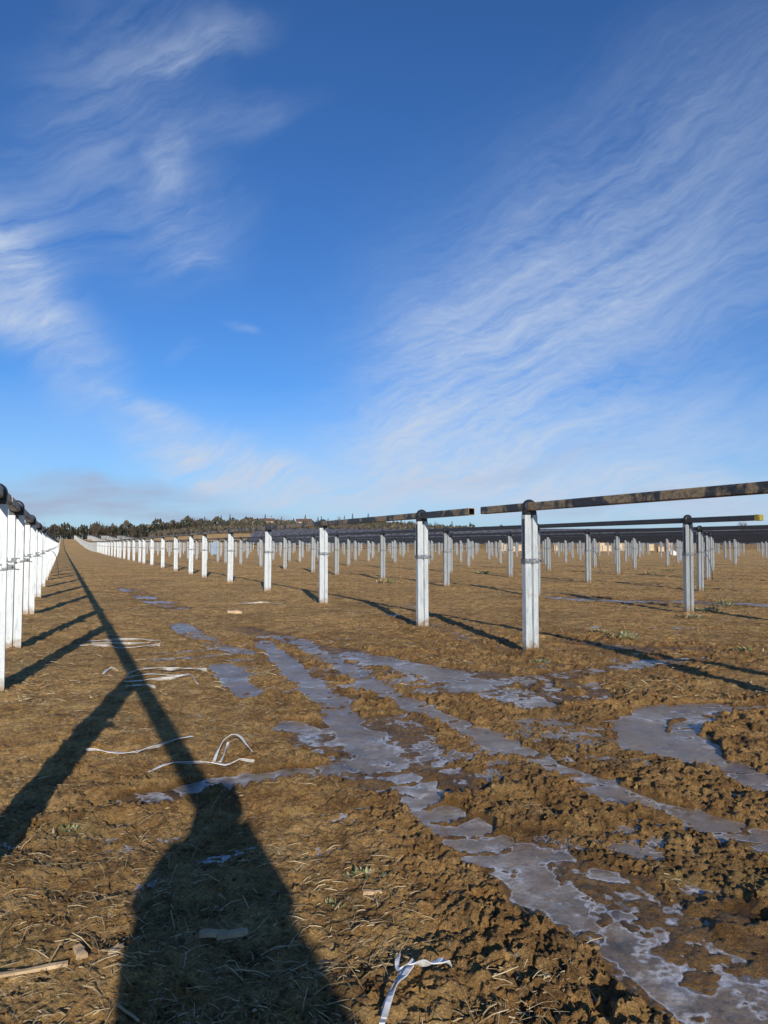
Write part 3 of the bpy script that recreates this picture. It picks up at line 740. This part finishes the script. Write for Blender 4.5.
# installed panel rows on the far slope
mb = MB(); mb.sheet([(-.05, .04), (-.06, -.04), (.06, -.04), (.05, .04)], 0, 2.1, .01); me_leg = mb.build('support_post', M['steel'], link=False).data
def prow(n, t0, t1, lab):
    x0, y0 = row_pt(n, t0); z0 = fz(x0, y0); o = empty('solar_panel_row', (x0, y0, z0), ROW)
    m1 = MB(); legs = []; t = t0; W = 2.1; tilt = math.radians(36)
    while t < t1:
        L = min(5.5, t1-t)
        for q in range(5):
            ta = t+q*L/5+.03; tb = t+(q+1)*L/5-.03
            za = fz(*row_pt(n, ta))-z0+2.15; zb = fz(*row_pt(n, tb))-z0+2.15
            dx, dz = math.cos(tilt)*W/2, math.sin(tilt)*W/2
            v = [(-dx, ta-t0, za-dz), (dx, ta-t0, za+dz), (dx, tb-t0, zb+dz), (-dx, tb-t0, zb-dz)]
            m1.add(v+[(a, b, c-.04) for a, b, c in v], [(0, 1, 2, 3), (7, 6, 5, 4), (0, 4, 5, 1), (1, 5, 6, 2), (2, 6, 7, 3), (3, 7, 4, 0)])
        zc = fz(*row_pt(n, t))-z0; legs.append((t-t0, zc)) if int((t-t0)/5.5) % 3 == 0 else None; t += L
    m1.build('panels', M['panel'], o); 
    for ly, lz in legs: c = bpy.data.objects.new('support_post', me_leg); C.objects.link(c); c.parent = o; c.location = (0, ly, lz)
    tag(o, lab, 'solar panels', 'dark panel rows on the far slope')
cnt = 0
for k in range(0, 60):
    n = -.54+6.96*(k+.5)*1.0+18
    ts = [t for t in np.arange(0, 520, 4.0) if (lambda p: p[1] > 196 and p[1] < 500 and -.20+.0001*(p[1]-196) < p[0]/p[1] < .66)(row_pt(n, t))]
    if len(ts) < 4: continue
    cnt += 1
    prow(n, ts[0], ts[-1], 'dark row of tilted solar panels on the far slope behind the posts')
print('panel rows', cnt)

# crates and bags at the far edge
def crate(px, Y, w, d, h, lab):
    x, y = at(px, Y); z = fz(x, y); o = empty('wooden_crate', (x, y, z), random.uniform(-.3, .3))
    mb = MB(); mb.box((0, 0, .14+h/2), (w, d, h)); mb.build('crate_body', M['crate'], o)
    mb = MB()
    for s in (-1, 0, 1): mb.box((s*(w/2-.08), 0, .07), (.12, d, .13))
    mb.build('skid', M['wood'], o)
    mb = MB()
    for s in (-1, 1): mb.box((s*(w/2-.06), -d/2-.02, .14+h/2), (.1, .03, h)); mb.box((0, -d/2-.02, .14+h/2+s*(h/2-.06)), (w-.24, .03, .1))
    mb.build('batten', M['wood'], o); tag(o, lab, 'crate', 'pale wooden crates at the far edge of the field')
cpx = [500, 505, 512, 519, 527, 534, 556, 600, 606, 622, 634, 641, 650, 660, 668]
for i, px in enumerate(cpx):
    crate(px, 158+5*math.sin(i*2.3), random.uniform(1.1, 1.9), 1.2, random.uniform(1.0, 1.9), '%s pale wooden crate from the left in the far line of crates' % ordw(i+1).capitalize().lower())
x, y = at(672, 112); mb = MB()
mb.lathe([(.02, 0), (.42, .02), (.50, .25), (.46, .55), (.30, .8), (.08, .86)], 'Z', 14); mb.lathe([(.02, 0), (.36, .02), (.40, .3), (.2, .6), (.04, .66)], 'Z', 12, (.55, .1, 0))
o = mb.build('bulk_sack', M['sack'], smooth=True); o.location = (x, y, fz(x, y)); tag(o, 'pale slumped sack on the mud between far posts at right', 'sack')
x, y = at(214, 120); o = empty('portable_cabin', (x, y, fz(x, y)), .3)
mb = MB(); mb.box((0, 0, 1.08), (1.1, 1.1, 2.1)); mb.build('cabin_wall', M['blue'], o); mb = MB(); mb.box((0, 0, 2.2), (1.2, 1.2, .12)); mb.box((0, 0, 2.3), (.9, .9, .1)); mb.build('roof', M['sack'], o)
mb = MB(); mb.box((0, -.565, 1.05), (.7, .03, 1.9)); mb.build('door', M['blue'], o); tag(o, 'small blue portable cabin far off among the posts at left', 'cabin')

def house(px, Y, w, d, h, rz, lab):
    x, y = at(px, Y); o = empty('house', (x, y, fz(x, y)-.3), rz)
    mb = MB(); mb.box((0, 0, h/2), (w, d, h))
    mb.add([(-w/2, -d/2, h), (-w/2, d/2, h), (-w/2, 0, h+d*.32)], [(0, 2, 1)]); mb.add([(w/2, -d/2, h), (w/2, d/2, h), (w/2, 0, h+d*.32)], [(0, 1, 2)])
    mb.build('wall', M['wall'], o)
    mb = MB(); e = .4; r = h+d*.32+.08; z1 = h-.2
    for s in (-1, 1): mb.add([(-w/2-e, s*(d/2+e), z1), (w/2+e, s*(d/2+e), z1), (w/2+e, 0, r), (-w/2-e, 0, r), (-w/2-e, s*(d/2+e), z1+.2), (w/2+e, s*(d/2+e), z1+.2), (w/2+e, 0, r+.2), (-w/2-e, 0, r+.2)], [(0, 1, 2, 3), (4, 5, 6, 7), (0, 1, 5, 4), (1, 2, 6, 5), (3, 0, 4, 7)])
    rf = mb.build('roof', M['roof'], o); mb = MB(); mb.box((w*.25, .6, r+.3), (.7, .7, 1.6)); mb.build('chimney', M['wall'], rf)
    for i in range(3):
        mb = MB(); mb.box(((i-1)*w*.3, -d/2-.02, h*.58), (1.3, .06, 1.4)); mb.build('window', M['pane'], o)
    tag(o, lab, 'house')
house(268, 610, 11, 7, 4.6, .15, 'pale house on the low hill right of the treeline, leftmost of the larger ones')
house(283, 600, 9, 6, 3.4, -.2, 'low whitish house sitting lower on the hill among bare trees')
house(304, 625, 13, 7, 4.4, .05, 'wide beige house highest on the hill behind the first row posts')
house(342, 630, 8, 6, 3.6, .3, 'small house on the hill far behind the third post')
house(252, 640, 8, 6, 4, -.1, 'small brown-roofed house half hidden by trees left of the others')

# ------------------------------------------------------------------ photographer (just behind the lens; throws the long shadow)
def skin_body(name, verts, edges, m, parent, sub=2):
    me = bpy.data.meshes.new(name); me.from_pydata([v[0] for v in verts], edges, []); o = bpy.data.objects.new(name, me); C.objects.link(o)
    me.materials.append(m)
    sk = o.modifiers.new('Skin', 'SKIN'); sk.use_smooth_shade = True
    for i, v in enumerate(verts):
        r = v[1]; me.skin_vertices[0].data[i].radius = r if hasattr(r, '__len__') else (r, r)
    me.skin_vertices[0].data[0].use_root = True
    s = o.modifiers.new('Subdivision', 'SUBSURF'); s.levels = sub; s.render_levels = sub
    if parent: o.parent = parent
    return o
PX, PY = -.075, -.42
per = empty('person', (PX, PY, .0))
tag(per, 'person in a dark coat holding up a phone, whose long shadow fills the foreground', 'person')
bv = [((0, 0, .98), (.15, .11)), ((0, .0, 1.18), (.155, .11)), ((0, 0, 1.40), (.17, .11)), ((0, 0, 1.50), (.07, .07)), ((0, .02, 1.58), (.06, .06)),
      ((-.20, 0, 1.43), .075), ((.20, 0, 1.43), .075), ((-.33, .10, 1.20), .058), ((.33, .10, 1.20), .058), ((-.075, .30, 1.48), .038), ((.075, .30, 1.48), .038),
      ((-.10, 0, .90), .10), ((.10, 0, .90), .10), ((-.13, .02, .50), .07), ((.13, .02, .50), .07), ((-.14, -.02, .10), .05), ((.14, -.02, .10), .05), ((-.15, .12, .04), .045), ((.15, .12, .04), .045)]
be = [(0, 1), (1, 2), (2, 3), (3, 4), (2, 5), (2, 6), (5, 7), (6, 8), (7, 9), (8, 10), (0, 11), (0, 12), (11, 13), (12, 14), (13, 15), (14, 16), (15, 17), (16, 18)]
skin_body('body', bv, be, M['trouser'], per)
# long flared rain coat, lofted from rings (height, offset, half width, half depth)
rings = []
for py, xl, xr in ((797, 190, 237), (812, 192, 242), (828, 193, 249), (845, 177, 258), (858, 164, 264), (875, 152, 270), (900, 140, 279), (940, 128, 296), (985, 118, 320), (1024, 113, 342)):
    X0, Y0 = G(xl, py); X1, _ = G(xr, py); dy_ = Y0-PY
    rings.append((dy_/SH[1]*math.tan(SUN_EL), (X0+X1)/2-PX-SH[0]/SH[1]*dy_, (X1-X0)/2))
rings = [r for r in rings if r[0] < 1.62]
rings += [(rings[-1][0]-.2, rings[-1][1], rings[-1][2]+.03), (.42, rings[-1][1], rings[-1][2]+.05)]
mb = MB(); v = []; f = []; n = 28
for i, (z, cx, rx) in enumerate(rings):
    ry = min(rx*.75, .17); k = 1+.0*i
    for q in range(n):
        t = 2*math.pi*q/n; w_ = 1+.025*math.sin(5*t+z*4)
        v.append((cx+rx*math.cos(t), ry*math.sin(t)*w_, z))
for i in range(len(rings)-1):
    for q in range(n): p = (q+1) % n; f.append((i*n+q, (i+1)*n+q, (i+1)*n+p, i*n+p))
mb.add(v, f); mb.build('coat', M['cloth'], per, smooth=True)
for sx in (-1, 1):
    mb = MB(); mb.tube([(sx*.17, .06, 1.36), (sx*.16, .16, 1.24), (sx*.13, .24, 1.34), (sx*.085, .30, 1.47)], [.08, .072, .06, .048], 12); mb.build('sleeve', M['cloth'], per, smooth=True)
mb = MB(); mb.lathe([(.02, -.135), (.055, -.12), (.074, -.06), (.086, .0), (.084, .06), (.065, .11), (.02, .13)], 'Z', 18, (0, .03, 1.68))
mb.add([(-.014, .108, 1.66), (.014, .108, 1.66), (0, .142, 1.655), (0, .108, 1.71)], [(0, 1, 2), (1, 3, 2), (3, 0, 2)])
for s in (-1, 1): mb.box((s*.087, .025, 1.675), (.014, .035, .06))
hd = mb.build('head', M['skin'], per, smooth=True)
mb = MB(); mb.lathe([(.16, -.26), (.145, -.16), (.132, -.05), (.125, .03), (.098, .10), (.03, .135)], 'Z', 18, (0, -.06, 1.70)); mb.build('hood', M['cloth'], per, smooth=True)
for s in (-1, 1):
    hv = [((s*.075, .30, 1.49), (.03, .018)), ((s*.055, .34, 1.54), (.034, .014))]; he = [(0, 1)]
    for q, (dz, ln) in enumerate(((-.03, .055), (-.008, .065), (.014, .062), (.034, .05))):
        b = len(hv); hv += [((s*.052, .358, 1.555+dz), .010), ((s*.044, .388, 1.56+dz), .009), ((s*(.044-ln*.5), .392, 1.562+dz), .008)]; he += [(1, b), (b, b+1), (b+1, b+2)]
    b = len(hv); hv += [((s*.050, .332, 1.585), .011), ((s*.030, .342, 1.61), .010)]; he += [(1, b), (b, b+1)]
    skin_body('hand', hv, he, M['skin'], per, 1)
mb = MB(); mb.box((0, 0, 0), (.075, .009, .152)); ph = mb.build('phone', M['black']); ph.location = (PX, -.055, 1.60)
tag(ph, 'black phone held up level in both hands of the person', 'phone')
for s in (-1, 1):
    mb = MB(); mb.box((s*.15, .06, .055), (.11, .30, .11)); mb.build('boot', M['boot'], per)

# ------------------------------------------------------------------ sky
w = bpy.data.worlds.new('World'); scene.world = w; w.use_nodes = True; nt = w.node_tree
bg = nt.nodes['Background']; sky = nt.nodes.new('ShaderNodeTexSky'); sky.sky_type = 'NISHITA'; sky.sun_disc = False
saz = math.atan2(-SH[0], -SH[1])
sky.sun_elevation = SUN_EL; sky.sun_rotation = saz; sky.altitude = 100; sky.air_density = 1.0; sky.dust_density = .4; sky.ozone_density = 2.5
co = nt.nodes.new('ShaderNodeTexCoord').outputs['Generated']
sep = nt.nodes.new('ShaderNodeSeparateXYZ'); nt.links.new(co, sep.inputs[0])
A = math_(nt, 'ARCTAN2', sep.outputs[0], sep.outputs[1]); E = math_(nt, 'ARCSINE', sep.outputs[2])
comb = nt.nodes.new('ShaderNodeCombineXYZ'); nt.links.new(A, comb.inputs[0]); nt.links.new(E, comb.inputs[1])
def ae(px, py):
    u = (px-384)/F; v = (512-py)/F; dy = math.cos(PITCH)-v*math.sin(PITCH); dz = math.sin(PITCH)+v*math.cos(PITCH)
    return math.atan2(u, dy), math.atan2(dz, math.hypot(u, dy))
# warp
nz = nt.nodes.new('ShaderNodeTexNoise'); nz.inputs['Scale'].default_value = 5.0; nz.inputs['Detail'].default_value = 5; nt.links.new(comb.outputs[0], nz.inputs['Vector'])
sc = nt.nodes.new('ShaderNodeVectorMath'); sc.operation = 'MULTIPLY_ADD'; nt.links.new(nz.outputs['Color'], sc.inputs[0]); sc.inputs[1].default_value = (.11, .11, 0)
nt.links.new(comb.outputs[0], sc.inputs[2])
WP = sc.outputs[0]
sub = nt.nodes.new('ShaderNodeVectorMath'); sub.operation = 'SUBTRACT'; nt.links.new(WP, sub.inputs[0]); sub.inputs[1].default_value = (.055, .055, 0); WP = sub.outputs[0]
def blob(px, py, rx, ry, ang, amp):
    """soft elliptical cloud region; size in photo pixels, angle counter-clockwise"""
    a, e = ae(px, py); mp = nt.nodes.new('ShaderNodeMapping'); mp.vector_type = 'TEXTURE'
    mp.inputs['Location'].default_value = (a, e, 0); mp.inputs['Rotation'].default_value = (0, 0, math.radians(ang)); mp.inputs['Scale'].default_value = (rx/F, ry/F, 1)
    nt.links.new(WP, mp.inputs[0]); L = nt.nodes.new('ShaderNodeVectorMath'); L.operation = 'LENGTH'; nt.links.new(mp.outputs[0], L.inputs[0])
    r = nt.nodes.new('ShaderNodeMapRange'); r.interpolation_type = 'SMOOTHERSTEP'; r.inputs[1].default_value = 1.15; r.inputs[2].default_value = 0; r.inputs[3].default_value = 0; r.inputs[4].default_value = amp
    nt.links.new(L.outputs['Value'], r.inputs[0]); return r.outputs[0]
def fib(ang, sx, sy, scale, det=8, rough=.6, src=None):
    mp = nt.nodes.new('ShaderNodeMapping'); mp.inputs['Rotation'].default_value = (0, 0, math.radians(-ang)); nt.links.new(src or WP, mp.inputs[0])
    m2 = nt.nodes.new('ShaderNodeMapping'); m2.inputs['Scale'].default_value = (sx, sy, 1); nt.links.new(mp.outputs[0], m2.inputs[0])
    return noise(nt, m2.outputs[0], scale, det, rough, .1)
def addall(L):
    o = L[0]
    for b in L[1:]: o = math_(nt, 'ADD', o, b)
    return o
R_ = addall([blob(560, 310, 330, 210, 28, .30), blob(500, 340, 220, 130, 28, .32), blob(460, 390, 150, 120, 25, .42), blob(640, 220, 250, 130, 28, .14), blob(690, 300, 180, 110, 25, .22), blob(560, 450, 330, 80, 3, .50), blob(430, 470, 150, 60, 0, .5), blob(700, 110, 240, 110, 20, .12), blob(650, 500, 260, 40, 0, .6)])
L_ = addall([blob(20, 270, 70, 80, -50, .55), blob(45, 335, 120, 60, -38, .70), blob(0, 260, 90, 70, -60, .4), blob(150, 408, 80, 16, -14, .5), blob(225, 460, 130, 40, -16, 1.0), blob(270, 490, 140, 34, -5, .8),
             blob(205, 40, 85, 22, 22, .50), blob(170, 160, 40, 28, 35, .34), blob(185, 225, 100, 70, 35, .30), blob(110, 120, 110, 190, -25, .32), blob(235, 118, 110, 26, 20, .22), blob(195, 262, 40, 15, 15, .4), blob(232, 333, 26, 9, 0, .3), blob(178, 358, 20, 8, 30, .35)])
fR = fib(24, .8, 5.5, 4.0, 12, .66); fR2 = fib(8, 2.5, 9, 16, 5)
fL = fib(26, .9, 5.0, 4.5, 12, .66)
nr_ = math_(nt, 'ADD', math_(nt, 'MULTIPLY', fR, 1.15), math_(nt, 'MULTIPLY', fR2, .35))
cR = math_(nt, 'MULTIPLY', math_(nt, 'MINIMUM', R_, 1.0), math_(nt, 'SUBTRACT', math_(nt, 'MULTIPLY', nr_, 1.9), .80, True))
cL = math_(nt, 'MULTIPLY', math_(nt, 'MINIMUM', L_, .95), math_(nt, 'SUBTRACT', math_(nt, 'MULTIPLY', fL, 3.2), 1.05, True))
cl = math_(nt, 'ADD', cR, cL)
# even veil low down
veil = nt.nodes.new('ShaderNodeMapRange'); veil.inputs[1].default_value = .22; veil.inputs[2].default_value = 0; veil.inputs[3].default_value = 0; veil.inputs[4].default_value = 1.1
nt.links.new(E, veil.inputs[0]); cl = math_(nt, 'ADD', cl, math_(nt, 'MULTIPLY', veil.outputs[0], fib(5, 1, 4, 3, 5)))
cl = math_(nt, 'MULTIPLY', cl, .92, True)
tint = nt.nodes.new('ShaderNodeMix'); tint.data_type = 'RGBA'; tint.blend_type = 'MULTIPLY'; tint.inputs[0].default_value = 1
nt.links.new(sky.outputs[0], tint.inputs[6]); tint.inputs[7].default_value = (.43, .80, 1.30, 1)
SKYC = tint.outputs[2]
cloudcol = (5.4, 6.4, 8.0)
c1 = mix(nt, cl, SKYC, cloudcol)
# grey stratus bank near the left horizon
gb = addall([blob(90, 492, 190, 22, -3, 1.0), blob(60, 512, 260, 14, 0, .8), blob(230, 518, 140, 8, 0, .6), blob(620, 505, 200, 14, 2, .35), blob(500, 470, 160, 12, 8, .3)])
gb = math_(nt, 'MULTIPLY', gb, math_(nt, 'SUBTRACT', math_(nt, 'MULTIPLY', fib(2, 1.0, 6, 4, 6, .6, comb.outputs[0]), 3.0), .75, True), True)
c2 = mix(nt, math_(nt, 'MULTIPLY', gb, .95), c1, (3.7, 4.3, 5.9))
nt.links.new(c2, bg.inputs['Color']); bg.inputs['Strength'].default_value = .1

sd = bpy.data.lights.new('sun', 'SUN'); sd.energy = 5.0; sd.angle = math.radians(.5); sd.color = (1, .93, .82)
so = bpy.data.objects.new('sun', sd); C.objects.link(so)
d = Vector((SH[0]*math.cos(SUN_EL), SH[1]*math.cos(SUN_EL), -math.sin(SUN_EL))); so.rotation_euler = d.to_track_quat('-Z', 'Y').to_euler(); so.location = (3, -12, 8)

cam = bpy.data.cameras.new('camera'); co_ = bpy.data.objects.new('camera', cam); C.objects.link(co_)
cam.sensor_fit = 'VERTICAL'; cam.sensor_height = 24; cam.lens = 24*F/1024; cam.clip_start = .02; cam.clip_end = 6000
co_.location = (0, 0, HC); co_.rotation_euler = (math.pi/2+PITCH, 0, 0); scene.camera = co_
scene.view_settings.view_transform = 'Standard'; scene.view_settings.look = 'None'; scene.view_settings.exposure = 0; scene.view_settings.gamma = 1
